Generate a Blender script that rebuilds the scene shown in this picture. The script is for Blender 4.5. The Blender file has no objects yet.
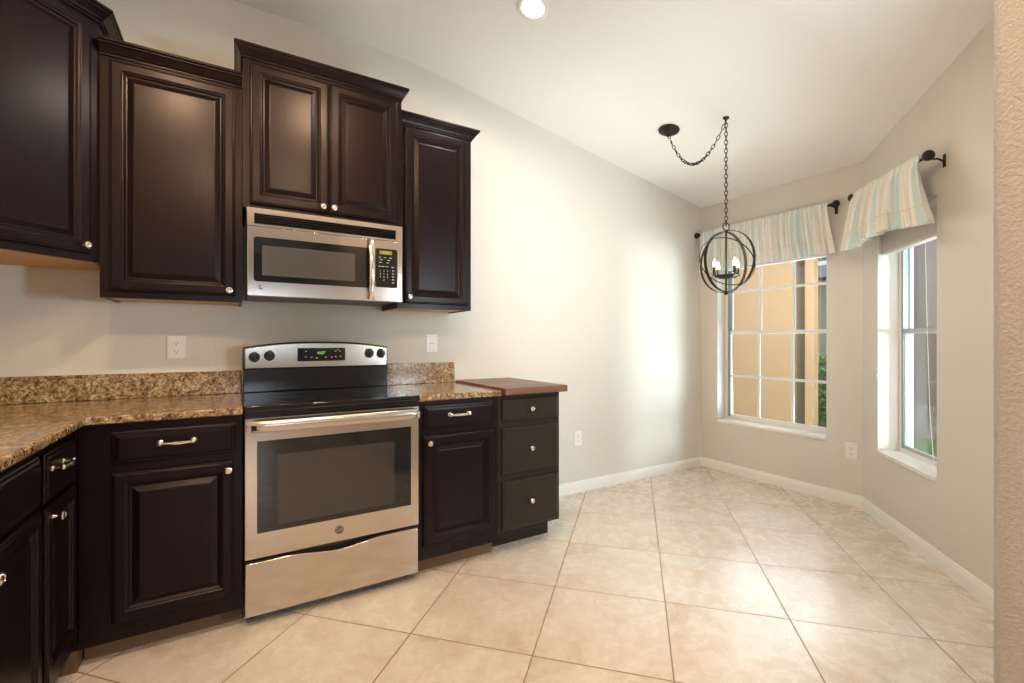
import bpy, bmesh, math, random
from mathutils import Vector, Matrix
random.seed(7)
S = bpy.context.scene
COL = S.collection
R = math.radians
PI = math.pi

# ------------------------------------------------------------------ camera
F = 458.0
YAW = R(59.0)
cam = bpy.data.cameras.new('camera')
cam.sensor_fit = 'HORIZONTAL'
cam.sensor_width = 36.0
cam.lens = 36.0 * F / 1024.0
cam.clip_start = 0.05
cam.clip_end = 200
co = bpy.data.objects.new('camera', cam)
COL.objects.link(co)
fw = Vector((math.cos(YAW), math.sin(YAW), 0))
co.location = (0, 0, 1.2)
co.rotation_euler = (R(90), 0, math.atan2(fw.y, fw.x) - R(90))
S.camera = co

# ------------------------------------------------------------------ world and exposure
w = bpy.data.worlds.new('sky')
S.world = w
w.use_nodes = True
bgn = w.node_tree.nodes['Background']
bgn.inputs[0].default_value = (0.86, 0.93, 1.0, 1)
bgn.inputs[1].default_value = 0.85
S.view_settings.view_transform = 'Standard'
S.view_settings.look = 'None'
S.view_settings.exposure = 0.36
S.view_settings.gamma = 1.0
S.view_settings.use_curve_mapping = False


def area(name, loc, target, sx, sy, power, color):
    l = bpy.data.lights.new(name, 'AREA')
    l.shape = 'RECTANGLE'
    l.size = sx
    l.size_y = sy
    l.energy = power
    l.color = color
    o = bpy.data.objects.new(name, l)
    COL.objects.link(o)
    o.location = loc
    d = Vector(target) - Vector(loc)
    o.rotation_euler = d.to_track_quat('-Z', 'Y').to_euler()
    return o


# area lamps standing in for daylight and bounce outside the openings (all outdoors)
area('daylight_back_window', (0.15, -6.6, 1.7), (0.15, 0, 1.7), 0.9, 1.3, 20, (0.74, 0.87, 1.0))
area('wall_patch_lamp', (4.03, -2.0, 1.2), (3.4, 1.2, 1.16), 0.45, 0.6, 125, (0.76, 0.93, 1.0))  # added lamp, throws the bright patch through the angled window
area('daylight_side_window', (1.95, -1.3, 1.5), (1.95, 2.0, 1.2), 0.9, 1.2, 98, (0.76, 0.92, 1.0))
area('side_ceiling_fill_lamp', (1.95, -0.75, 0.1), (2.1, 1.6, 2.6), 1.0, 0.7, 74, (0.80, 0.94, 1.0))  # added upward fill lamp to brighten the nook ceiling
area('daylight_side_yard', (5.0, 2.2, 4.0), (3.9, 2.2, 1.2), 1.5, 4.0, 24, (0.88, 0.95, 1.0))
area('floor_glare_lamp', (7.6, 4.0, 3.0), (3.9, 2.2, 1.4), 3.2, 1.0, 125, (0.80, 0.90, 1.0))  # added unseen lamp for the window glare on the floor tiles
area('bay_ceiling_fill_lamp', (4.75, 1.9, 0.05), (3.9, 1.9, 1.6), 0.7, 2.2, 150, (0.84, 0.95, 1.0))  # added low fill lamp facing up into the bay, brightens its ceiling


# ------------------------------------------------------------------ materials
def mat(name, color, rough=0.5, metal=0.0, **kw):
    m = bpy.data.materials.new(name)
    m.use_nodes = True
    b = m.node_tree.nodes['Principled BSDF']
    b.inputs['Base Color'].default_value = (*color, 1)
    b.inputs['Roughness'].default_value = rough
    b.inputs['Metallic'].default_value = metal
    for k, v in kw.items():
        b.inputs[k].default_value = v
    return m


class NT:
    def __init__(s, m):
        s.t = m.node_tree
        s.b = s.t.nodes['Principled BSDF']

    def n(s, typ, **kw):
        x = s.t.nodes.new(typ)
        for k, v in kw.items():
            if k.startswith('i_'):
                x.inputs[k[2:].replace('_', ' ')].default_value = v
            else:
                setattr(x, k, v)
        return x

    def l(s, a, b):
        s.t.links.new(a, b)

    def math(s, op, a, b=None, c=None):
        x = s.t.nodes.new('ShaderNodeMath')
        x.operation = op
        for i, v in enumerate((a, b, c)):
            if v is None:
                continue
            if isinstance(v, (int, float)):
                x.inputs[i].default_value = v
            else:
                s.l(v, x.inputs[i])
        return x.outputs[0]

    def ramp(s, fac, stops, interp='LINEAR'):
        r = s.t.nodes.new('ShaderNodeValToRGB')
        r.color_ramp.interpolation = interp
        e = r.color_ramp.elements
        while len(e) < len(stops):
            e.new(0.5)
        for i, (p, c) in enumerate(stops):
            e[i].position = p
            e[i].color = (*c, 1)
        s.l(fac, r.inputs[0])
        return r.outputs[0]

    def mix(s, fac, a, b):
        x = s.t.nodes.new('ShaderNodeMix')
        x.data_type = 'RGBA'
        for sock, v in ((x.inputs[0], fac), (x.inputs[6], a), (x.inputs[7], b)):
            if isinstance(v, (int, float)):
                sock.default_value = v
            elif isinstance(v, tuple):
                sock.default_value = (*v, 1)
            else:
                s.l(v, sock)
        return x.outputs[2]

    def coord(s, kind='Object', scale=(1, 1, 1), rot=(0, 0, 0), loc=(0, 0, 0)):
        tc = s.n('ShaderNodeTexCoord')
        mp = s.n('ShaderNodeMapping')
        mp.inputs['Scale'].default_value = scale
        mp.inputs['Rotation'].default_value = rot
        mp.inputs['Location'].default_value = loc
        s.l(tc.outputs[kind], mp.inputs[0])
        return mp.outputs[0]

    def noise(s, vec, scale, detail=4, rough=0.5, dist=0.0, out=0):
        x = s.n('ShaderNodeTexNoise')
        x.inputs['Scale'].default_value = scale
        x.inputs['Detail'].default_value = detail
        x.inputs['Roughness'].default_value = rough
        x.inputs['Distortion'].default_value = dist
        s.l(vec, x.inputs['Vector'])
        return x.outputs[out]

    def bump(s, h, strength, dist):
        x = s.n('ShaderNodeBump')
        x.inputs['Strength'].default_value = strength
        x.inputs['Distance'].default_value = dist
        s.l(h, x.inputs['Height'])
        s.l(x.outputs[0], s.b.inputs['Normal'])


def plaster(name, color, strength, scale, dist=0.003):
    m = mat(name, color, 0.6)
    t = NT(m)
    v = t.coord('Object')
    a = t.noise(v, scale, 5, 0.55, 0.3)
    h = t.ramp(a, [(0.42, (0, 0, 0)), (0.62, (1, 1, 1))])
    t.bump(h, strength, dist)
    return m


M = {}
M['wall'] = plaster('cream_wall_paint', (0.66, 0.632, 0.585), 0.12, 60)
M['ceiling'] = plaster('white_ceiling_texture', (0.85, 0.83, 0.80), 0.3, 75)
M['nearwall'] = plaster('orange_peel_paint_shaded', (0.43, 0.43, 0.46), 0.45, 130, 0.003)  # same wall paint, the near wall's light put into a darker, cooler colour
M['trim'] = mat('white_trim_paint', (0.80, 0.79, 0.77), 0.35)
M['sill'] = mat('white_marble_sill', (0.82, 0.81, 0.79), 0.2)
M['vinyl'] = mat('white_window_vinyl', (0.78, 0.79, 0.78), 0.35)
M['sashgrey'] = mat('grey_white_sash', (0.42, 0.44, 0.44), 0.35)
M['alum'] = mat('grey_window_channel', (0.33, 0.36, 0.38), 0.35, 0.6)


def floor_mat():
    m = mat('travertine_floor_tile', (0.6, 0.5, 0.4), 0.28)
    t = NT(m)
    s = 0.51207
    a = R(43.98)
    ox, oy = 2.06003, 1.80149
    tc = t.n('ShaderNodeTexCoord')
    sp = t.n('ShaderNodeSeparateXYZ')
    t.l(tc.outputs['Object'], sp.inputs[0])
    X = t.math('SUBTRACT', sp.outputs[0], ox)
    Y = t.math('SUBTRACT', sp.outputs[1], oy)
    U = t.math('DIVIDE', t.math('ADD', t.math('MULTIPLY', X, math.cos(a)), t.math('MULTIPLY', Y, math.sin(a))), s)
    V = t.math('DIVIDE', t.math('ADD', t.math('MULTIPLY', X, -math.sin(a)), t.math('MULTIPLY', Y, math.cos(a))), s)
    masks = []
    for Q in (U, V):
        f = t.math('FRACT', t.math('ADD', Q, 100.0))
        d = t.math('MINIMUM', f, t.math('SUBTRACT', 1.0, f))
        masks.append(d)
    d = t.math('MINIMUM', masks[0], masks[1])
    g = t.n('ShaderNodeMapRange')
    g.inputs['From Min'].default_value = 0.0042
    g.inputs['From Max'].default_value = 0.0075
    t.l(d, g.inputs[0])
    tile = g.outputs[0]
    # a random shift for each tile so the marbling is cut at the joints
    cx = t.n('ShaderNodeCombineXYZ')
    t.l(t.math('FLOOR', t.math('ADD', U, 100.0)), cx.inputs[0])
    t.l(t.math('FLOOR', t.math('ADD', V, 100.0)), cx.inputs[1])
    wn = t.n('ShaderNodeTexWhiteNoise', noise_dimensions='3D')
    t.l(cx.outputs[0], wn.inputs[0])
    sc = t.n('ShaderNodeVectorMath', operation='SCALE')
    t.l(wn.outputs['Color'], sc.inputs[0])
    sc.inputs['Scale'].default_value = 9.0
    ad = t.n('ShaderNodeVectorMath', operation='ADD')
    t.l(sc.outputs[0], ad.inputs[0])
    t.l(tc.outputs['Object'], ad.inputs[1])
    v = ad.outputs[0]
    n1 = t.noise(v, 3.2, 7, 0.62, 0.9)
    n2 = t.noise(v, 13, 6, 0.7, 0.6)
    c1 = t.ramp(n1, [(0.30, (0.57, 0.465, 0.38)), (0.43, (0.655, 0.575, 0.50)), (0.58, (0.70, 0.64, 0.58)), (0.8, (0.66, 0.59, 0.52))])
    c2 = t.ramp(n2, [(0.30, (0.76, 0.68, 0.60)), (0.47, (1, 1, 1))])
    mu = t.n('ShaderNodeMix')
    mu.data_type = 'RGBA'
    mu.blend_type = 'MULTIPLY'
    mu.inputs[0].default_value = 0.42
    t.l(c1, mu.inputs[6])
    t.l(c2, mu.inputs[7])
    c3 = t.mix(tile, (0.30, 0.185, 0.12), mu.outputs[2])
    t.l(c3, t.b.inputs['Base Color'])
    rr = t.math('MULTIPLY_ADD', n2, 0.14, 0.20)
    rg = t.math('MULTIPLY_ADD', t.math('SUBTRACT', 1.0, tile), 0.45, rr)
    t.l(rg, t.b.inputs['Roughness'])
    h = t.math('ADD', t.math('MULTIPLY', tile, 1.0), t.math('MULTIPLY', n2, 0.12))
    t.bump(h, 0.25, 0.002)
    return m


M['floor'] = floor_mat()


def wood_dark(name, c1, c2, rough, coat=0.16):
    m = mat(name, c1, rough)
    t = NT(m)
    v = t.coord('Object', (22, 22, 1.3))
    n = t.noise(v, 4, 5, 0.6, 0.5)
    t.l(t.ramp(n, [(0.3, c1), (0.7, c2)]), t.b.inputs['Base Color'])
    t.b.inputs['Coat Weight'].default_value = coat
    t.b.inputs['Coat Roughness'].default_value = 0.22
    t.b.inputs['Specular IOR Level'].default_value = 0.17
    t.b.inputs['Specular Tint'].default_value = (1.0, 0.86, 0.90, 1)
    t.bump(n, 0.04, 0.002)
    return m


M['cab'] = wood_dark('espresso_cabinet_wood', (0.0060, 0.0026, 0.0029), (0.0110, 0.0047, 0.0051), 0.30, 0.10)
M['cab2'] = wood_dark('painted_brown_cabinet', (0.022, 0.016, 0.011), (0.028, 0.020, 0.014), 0.42, 0.1)
M['toe'] = mat('toe_kick_board', (0.16, 0.085, 0.04), 0.6)
M['maple'] = wood_dark('raw_maple_underside', (0.62, 0.36, 0.15), (0.72, 0.45, 0.21), 0.5, 0)


def butcher():
    m = mat('walnut_butcher_block', (0.2, 0.1, 0.06), 0.38)
    t = NT(m)
    v = t.coord('Object', (1.2, 14, 14))
    n = t.noise(v, 3.2, 6, 0.6, 0.7)
    tc = t.n('ShaderNodeTexCoord')
    sp = t.n('ShaderNodeSeparateXYZ')
    t.l(tc.outputs['Object'], sp.inputs[0])
    wn = t.n('ShaderNodeTexWhiteNoise', noise_dimensions='1D')
    t.l(t.math('FLOOR', t.math('MULTIPLY', sp.outputs[1], 18.0)), wn.inputs['W'])
    q = t.math('ADD', t.math('MULTIPLY', n, 0.7), t.math('MULTIPLY', wn.outputs[0], 0.35))
    t.l(t.ramp(q, [(0.25, (0.085, 0.032, 0.018)), (0.5, (0.17, 0.072, 0.042)), (0.8, (0.30, 0.145, 0.09))]), t.b.inputs['Base Color'])
    return m


M['butcher'] = butcher()


def granite():
    m = mat('gold_brown_granite', (0.5, 0.4, 0.3), 0.16)
    t = NT(m)
    v = t.coord('Object')
    n1 = t.noise(v, 26, 6, 0.7, 1.2)
    n2 = t.noise(v, 75, 5, 0.75, 0.4)
    n3 = t.noise(v, 9, 5, 0.6, 1.6)
    vo = t.n('ShaderNodeTexVoronoi')
    vo.inputs['Scale'].default_value = 70
    t.l(v, vo.inputs['Vector'])
    base = t.ramp(n1, [(0.30, (0.10, 0.055, 0.028)), (0.42, (0.30, 0.185, 0.09)), (0.52, (0.50, 0.36, 0.21)), (0.64, (0.66, 0.54, 0.38)), (0.8, (0.42, 0.30, 0.18))])
    sp2 = t.ramp(n2, [(0.42, (0.05, 0.035, 0.028)), (0.49, (0.75, 0.7, 0.62)), (0.60, (1.0, 0.97, 0.9)), (0.72, (1.25, 1.2, 1.1))])
    mu = t.n('ShaderNodeMix')
    mu.data_type = 'RGBA'
    mu.blend_type = 'MULTIPLY'
    mu.inputs[0].default_value = 0.85
    t.l(base, mu.inputs[6])
    t.l(sp2, mu.inputs[7])
    vein = t.ramp(n3, [(0.46, (0, 0, 0)), (0.50, (1, 1, 1)), (0.54, (0, 0, 0))])
    c = t.mix(t.math('MULTIPLY', vein, 0.55), mu.outputs[2], (0.055, 0.032, 0.02))
    dots = t.ramp(vo.outputs['Distance'], [(0.14, (1, 1, 1)), (0.22, (0, 0, 0))])
    c = t.mix(t.math('MULTIPLY', dots, t.math('GREATER_THAN', n2, 0.52)), c, (0.03, 0.02, 0.016))
    t.l(c, t.b.inputs['Base Color'])
    return m


M['granite'] = granite()


def steel(name, axis, color=(0.62, 0.56, 0.50), rough=0.19):
    m = mat(name, color, rough, 1.0)
    t = NT(m)
    t.b.inputs['Anisotropic'].default_value = 0.8
    tg = t.n('ShaderNodeTangent')
    tg.direction_type = 'RADIAL'
    tg.axis = 'Z'
    t.l(tg.outputs[0], t.b.inputs['Tangent'])
    return m


M['steel'] = steel('brushed_stainless_steel', 0)
M['chrome'] = mat('satin_nickel', (0.78, 0.74, 0.68), 0.16, 1.0)
M['blackplastic'] = mat('black_plastic', (0.012, 0.012, 0.013), 0.35)
M['blackgloss'] = mat('black_ceramic_glass', (0.006, 0.006, 0.007), 0.06, **{'Coat Weight': 0.5})
M['enamel'] = mat('black_enamel', (0.008, 0.008, 0.009), 0.16)
M['ovenglass'] = mat('oven_window_mesh', (0.045, 0.038, 0.035), 0.10)
M['mwglass'] = mat('microwave_window_screen', (0.075, 0.07, 0.068), 0.12)
M['ring'] = mat('faint_grey_ring', (0.02, 0.02, 0.02), 0.25)
M['print'] = mat('grey_printed_marks', (0.55, 0.55, 0.55), 0.5)
M['bronze'] = mat('dark_bronze_metal', (0.028, 0.019, 0.014), 0.42, 0.55)
M['white'] = mat('white_plastic', (0.82, 0.80, 0.78), 0.35)
M['slot'] = mat('dark_socket_slots', (0.05, 0.045, 0.04), 0.6)
M['cord'] = mat('white_cord', (0.82, 0.80, 0.72), 0.7)
M['blind'] = mat('pale_blind_slat', (0.80, 0.74, 0.68), 0.5)


def emit(name, color, strength):
    m = bpy.data.materials.new(name)
    m.use_nodes = True
    nt = m.node_tree
    nt.nodes.clear()
    e = nt.nodes.new('ShaderNodeEmission')
    e.inputs[0].default_value = (*color, 1)
    e.inputs[1].default_value = strength
    o = nt.nodes.new('ShaderNodeOutputMaterial')
    nt.links.new(e.outputs[0], o.inputs[0])
    return m


M['lamp'] = emit('lit_lamp_lens', (1.0, 0.90, 0.74), 14)
M['bulb'] = emit('lit_candle_bulb', (1.0, 0.86, 0.68), 5)
M['green'] = emit('green_display_digits', (0.35, 0.75, 0.10), 0.9)
M['amber'] = emit('yellow_display_segment', (0.62, 0.52, 0.05), 0.5)


def glass():
    m = bpy.data.materials.new('window_pane_glass')
    m.use_nodes = True
    nt = m.node_tree
    nt.nodes.clear()
    tr = nt.nodes.new('ShaderNodeBsdfTransparent')
    tr.inputs[0].default_value = (0.95, 0.96, 0.95, 1)
    gl = nt.nodes.new('ShaderNodeBsdfGlossy')
    gl.inputs['Roughness'].default_value = 0.02
    fr = nt.nodes.new('ShaderNodeFresnel')
    ge = nt.nodes.new('ShaderNodeNewGeometry')
    io = nt.nodes.new('ShaderNodeMath')
    io.operation = 'MULTIPLY_ADD'
    io.inputs[1].default_value = 1 / 1.45 - 1.45
    io.inputs[2].default_value = 1.45
    nt.links.new(ge.outputs['Backfacing'], io.inputs[0])
    nt.links.new(io.outputs[0], fr.inputs[0])
    mx = nt.nodes.new('ShaderNodeMixShader')
    o = nt.nodes.new('ShaderNodeOutputMaterial')
    nt.links.new(fr.outputs[0], mx.inputs[0])
    nt.links.new(tr.outputs[0], mx.inputs[1])
    nt.links.new(gl.outputs[0], mx.inputs[2])
    nt.links.new(mx.outputs[0], o.inputs[0])
    return m


M['glass'] = glass()


def fabric():
    m = bpy.data.materials.new('striped_valance_fabric')
    m.use_nodes = True
    t = NT(m)
    tc = t.n('ShaderNodeTexCoord')
    sp = t.n('ShaderNodeSeparateXYZ')
    t.l(tc.outputs['UV'], sp.inputs[0])
    f = t.math('FRACT', t.math('MULTIPLY', sp.outputs[0], 1.0))
    cr = (0.84, 0.82, 0.76)
    bl = (0.64, 0.78, 0.78)
    wh = (0.90, 0.90, 0.88)
    tn = (0.80, 0.74, 0.66)
    c = t.ramp(f, [(0.0, wh), (0.16, bl), (0.42, wh), (0.50, tn), (0.56, wh), (0.66, cr), (0.80, tn), (0.85, wh), (0.93, cr)], 'CONSTANT')
    t.l(c, t.b.inputs['Base Color'])
    t.b.inputs['Roughness'].default_value = 0.8
    tr = t.n('ShaderNodeBsdfTranslucent')
    t.l(c, tr.inputs[0])
    mx = t.n('ShaderNodeMixShader')
    mx.inputs[0].default_value = 0.22
    o = t.t.nodes['Material Output']
    t.l(t.b.outputs[0], mx.inputs[1])
    t.l(tr.outputs[0], mx.inputs[2])
    t.l(mx.outputs[0], o.inputs[0])
    return m


M['fabric'] = fabric()
M['fringe'] = mat('cream_fringe_trim', (0.80, 0.73, 0.60), 0.9)
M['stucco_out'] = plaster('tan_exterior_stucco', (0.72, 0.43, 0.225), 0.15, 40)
M['stucco_brown'] = plaster('brown_and_shaded_stucco', (0.34, 0.23, 0.15), 0.4, 40)
M['stucco_mauve'] = plaster('mauve_exterior_stucco', (0.21, 0.155, 0.14), 0.2, 40)
M['roof'] = mat('grey_roof_shingle', (0.25, 0.27, 0.29), 0.9)
M['grass'] = mat('lawn_green', (0.08, 0.14, 0.03), 0.95)
M['leaf'] = mat('hedge_leaf', (0.10, 0.19, 0.035), 0.6)


# ------------------------------------------------------------------ mesh helpers
class MB:
    def __init__(s):
        s.v = []
        s.f = []
        s.uv = None

    def add(s, vs, fs):
        o = len(s.v)
        s.v += [tuple(p) for p in vs]
        s.f += [tuple(i + o for i in f) for f in fs]

    def box(s, x0, x1, y0, y1, z0, z1):
        s.add([(x0, y0, z0), (x1, y0, z0), (x1, y1, z0), (x0, y1, z0), (x0, y0, z1), (x1, y0, z1), (x1, y1, z1), (x0, y1, z1)],
              [(0, 3, 2, 1), (4, 5, 6, 7), (0, 1, 5, 4), (1, 2, 6, 5), (2, 3, 7, 6), (3, 0, 4, 7)])
        return s

    def prism(s, poly, z0, z1):
        """vertical prism over an anticlockwise plan polygon"""
        n = len(poly)
        s.add([(x, y, z0) for x, y in poly] + [(x, y, z1) for x, y in poly],
              [tuple(reversed(range(n))), tuple(range(n, 2 * n))] + [(i, (i + 1) % n, n + (i + 1) % n, n + i) for i in range(n)])
        return s

    def extr_y(s, poly, y0, y1):
        """front outline in x,z (anticlockwise seen from -y) pushed from y0 (front) to y1"""
        n = len(poly)
        s.add([(x, y0, z) for x, z in poly] + [(x, y1, z) for x, z in poly],
              [tuple(range(n)), tuple(reversed(range(n, 2 * n)))] + [((i + 1) % n, i, n + i, n + (i + 1) % n) for i in range(n)])
        return s

    def rings(s, loops, closed_ends=True, flip=False):
        """loft through loops with equal vertex counts"""
        n = len(loops[0])
        vs = [p for l in loops for p in l]
        fs = []
        for k in range(len(loops) - 1):
            for i in range(n):
                a, b = k * n + i, k * n + (i + 1) % n
                fs.append((a, b, b + n, a + n))
        if closed_ends:
            fs.append(tuple(reversed(range(n))))
            fs.append(tuple(range((len(loops) - 1) * n, len(loops) * n)))
        s.add(vs, fs)
        return s

    def tube(s, pts, r, seg=10, closed=False):
        pts = [Vector(p) for p in pts]
        n = len(pts)
        rr = r if isinstance(r, (list, tuple)) else [r] * n
        loops = []
        up = None
        for i, p in enumerate(pts):
            if closed:
                d = pts[(i + 1) % n] - pts[i - 1]
            else:
                d = pts[min(i + 1, n - 1)] - pts[max(i - 1, 0)]
            d.normalize()
            if up is None:
                up = Vector((0, 0, 1)) if abs(d.z) < 0.9 else Vector((1, 0, 0))
            a = d.cross(up)
            if a.length < 1e-5:
                a = d.orthogonal()
            a.normalize()
            b = a.cross(d)
            b.normalize()
            up = b
            loops.append([p + (a * math.cos(q) + b * math.sin(q)) * rr[i] for q in [2 * PI * k / seg for k in range(seg)]])
        if closed:
            loops.append(loops[0])
            s.rings(loops, False)
        else:
            s.rings(loops)
        return s

    def lathe(s, prof, origin=(0, 0, 0), axis=(0, 0, 1), seg=24, hollow=False):
        """profile of (radius, height along axis)"""
        ax = Vector(axis).normalized()
        a = ax.orthogonal().normalized()
        b = ax.cross(a)
        o = Vector(origin)
        loops = []
        for r, h in prof:
            r = max(r, 1e-5)
            loops.append([o + ax * h + (a * math.cos(q) + b * math.sin(q)) * r for q in [2 * PI * k / seg for k in range(seg)]])
        if hollow:
            s.rings(loops + [loops[0]], False)
        else:
            s.rings(loops)
        return s

    def sweep(s, path, prof, close=True):
        """profile of (outward offset, z) along an open plan path; outward is to the right of travel"""
        n = len(path)
        P = [Vector((x, y)) for x, y in path]
        loops = []
        for i in range(n):
            ds = []
            if i > 0:
                ds.append((P[i] - P[i - 1]).normalized())
            if i < n - 1:
                ds.append((P[i + 1] - P[i]).normalized())
            ns = [Vector((d.y, -d.x)) for d in ds]
            nn = sum(ns, Vector((0, 0)))
            nn.normalize()
            k = 1.0 / max(0.2, nn.dot(ns[0]))
            loops.append([(P[i].x + nn.x * o * k, P[i].y + nn.y * o * k, z) for o, z in prof])
        s.rings(loops, close)
        return s

    def panel(s, x0, x1, z0, z1, prof, y=0.0):
        """front board facing -y: prof of (inset, height towards the viewer)"""
        loops = []
        for ins, h in prof:
            loops.append([(x0 + ins, y - h, z0 + ins), (x1 - ins, y - h, z0 + ins), (x1 - ins, y - h, z1 - ins), (x0 + ins, y - h, z1 - ins)])
        s.rings(loops)
        return s

    def build(s, name, m, parent=None, bevel=0.0, seg=2, smooth=True, angle=35):
        me = bpy.data.meshes.new(name)
        me.from_pydata(s.v, [], s.f)
        bm = bmesh.new()
        bm.from_mesh(me)
        bmesh.ops.remove_doubles(bm, verts=bm.verts, dist=1e-6)
        bmesh.ops.recalc_face_normals(bm, faces=bm.faces)
        bm.to_mesh(me)
        bm.free()
        me.materials.append(m)
        if smooth:
            for p in me.polygons:
                p.use_smooth = True
            me.set_sharp_from_angle(angle=R(angle))
        o = bpy.data.objects.new(name, me)
        COL.objects.link(o)
        if parent:
            o.parent = parent
        if bevel:
            b = o.modifiers.new('bevel', 'BEVEL')
            b.width = bevel
            b.segments = seg
            b.limit_method = 'ANGLE'
            b.angle_limit = R(40)
        return o


def thing(name, label, cat, loc=(0, 0, 0), rz=0.0, group=None):
    o = bpy.data.objects.new(name, None)
    o.empty_display_size = 0.1
    COL.objects.link(o)
    o.location = loc
    o.rotation_euler = (0, 0, rz)
    o['label'] = label
    o['category'] = cat
    if group:
        o['group'] = group
    return o


def tag(o, label, cat, group=None):
    o['label'] = label
    o['category'] = cat
    if group:
        o['group'] = group
    return o


def struct(name, mb, m, **kw):
    o = mb.build(name, m, **kw)
    o['kind'] = 'structure'
    return o


def text(name, s, size, m, parent, loc, depth=0.0006):
    """flat lettering facing -y"""
    cu = bpy.data.curves.new(name, 'FONT')
    cu.body = s
    cu.size = size
    cu.extrude = depth
    cu.align_x = 'CENTER'
    cu.align_y = 'CENTER'
    tmp = bpy.data.objects.new(name, cu)
    COL.objects.link(tmp)
    dg = bpy.context.evaluated_depsgraph_get()
    me = bpy.data.meshes.new_from_object(tmp.evaluated_get(dg))
    COL.objects.unlink(tmp)
    bpy.data.objects.remove(tmp)
    me.materials.clear()
    me.materials.append(m)
    o = bpy.data.objects.new(name, me)
    COL.objects.link(o)
    o.parent = parent
    o.location = loc
    o.rotation_euler = (R(90), 0, 0)
    return o


# ------------------------------------------------------------------ the room
YA = 2.86          # kitchen wall
XB = -1.13         # left wall
XC = 3.85          # window wall
BEND = Vector((XC, 1.52))
DU = Vector((-0.7343, -0.6788)).normalized()
YE = 0.271         # wall beside the bay
DL = (BEND.y - YE) / -DU.y
DEND = BEND + DU * DL
ZF = 3.015         # flat ceiling
XK = 0.895         # the crease
SL = (ZF - 2.49) / (XC - XK)

struct('floor', MB().box(-1.5, 4.2, -6.4, 3.1, -0.12, 0), M['floor'], smooth=False)
# outer part of the floor slab stays inside the walls' footprint
RK = 0.32          # half width of the softened bend where the slope begins


def ceil_z(x):
    if x < XK - RK:
        return ZF
    if x > XK + RK:
        return ZF - SL * (x - XK)
    return ZF - SL * (x - XK + RK) ** 2 / (4 * RK)


cb = MB()
xs_ = [-1.5] + [XK - RK + 2 * RK * k / 12 for k in range(13)] + [4.15]
sec = [(x, ceil_z(x)) for x in xs_] + [(x, ceil_z(x) + .12) for x in reversed(xs_)]
cb.extr_y(sec, -6.4, 3.1)
struct('ceiling', cb, M['ceiling'])


def wall_local(L, H, t, holes):
    """wall along local +x, room face at y=0, body behind (+y)"""
    mb = MB()
    xs = 0.0
    for (a, b, z0, z1) in holes:
        mb.box(xs, a, 0, t, 0, H)
        mb.box(a, b, 0, t, 0, z0)
        mb.box(a, b, 0, t, z1, H)
        xs = b
    mb.box(xs, L, 0, t, 0, H)
    return mb


def place(o, x, y, rz):
    o.location = (x, y, 0)
    o.rotation_euler = (0, 0, rz)
    return o


TW = 0.20
# kitchen wall
place(struct('wall_back', wall_local(XC - XB + 0.40, 3.1, TW, []), M['wall'], smooth=False), XB - 0.2, YA, 0)
# left wall: local x = +Y, room face towards +X
place(struct('wall_left', wall_local(9.16, 3.1, TW, []), M['wall'], smooth=False), XB, -6.3, R(90))
# window wall: room face towards -X; local x runs towards -Y
WC0, WC1 = YA - 2.68, YA - 1.757
place(struct('wall_right', wall_local(YA - 1.52, 2.58, TW, [(WC0, WC1, 0.447, 1.99)]), M['wall'], smooth=False), XC, YA, R(-90))
# angled bay wall
rzD = math.atan2(DU.y, DU.x)
WD0, WD1 = 0.218, 0.868
place(struct('wall_bay', wall_local(DL + 0.05, 2.95, TW, [(WD0, WD1, 0.447, 1.99)]), M['wall'], smooth=False), BEND.x, BEND.y, rzD)
# wall beside the bay, facing the kitchen wall, with a daylight window the camera cannot see
LE = DEND.x - 1.381
place(struct('wall_side', wall_local(LE, 3.1, 0.135, [(0.18, 0.92, 0.45, 2.05)]), M['wall'], smooth=False), DEND.x, YE, R(180))
# near wall end on the right of the picture, rounded corner bead
poly = [(1.38, YE - 0.136), (1.38, -6.2), (1.2, -6.2)]
rc = 0.018
for k in range(9):
    q = PI - k * PI / 16
    poly.append((1.2 + rc + rc * math.cos(q), YE - rc + rc * math.sin(q)))
poly.append((1.38, YE))
poly = list(reversed(poly))
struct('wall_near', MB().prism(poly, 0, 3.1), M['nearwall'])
# wall behind the camera with a sliding door opening
place(struct('wall_front', wall_local(2.7, 3.1, TW, [(0.70, 1.6, 0.9, 2.25)]), M['wall'], smooth=False), 1.3, -6.1, R(180))

# baseboards
BP = [(0, 0), (0.014, 0), (0.014, 0.058), (0.011, 0.068), (0.008, 0.074), (0.006, 0.085), (0.0, 0.088)]


def base(name, path):
    struct(name, MB().sweep(path, BP), M['trim'])


g_ = 0.0005
base('baseboard_back', [(1.685, YA), (XC, YA)])
base('baseboard_right', [(XC, YA), (XC, 1.52)])
base('baseboard_bay', [(BEND.x, BEND.y), (DEND.x, DEND.y)])
base('baseboard_side', [(DEND.x, YE), (1.39, YE)])


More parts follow.
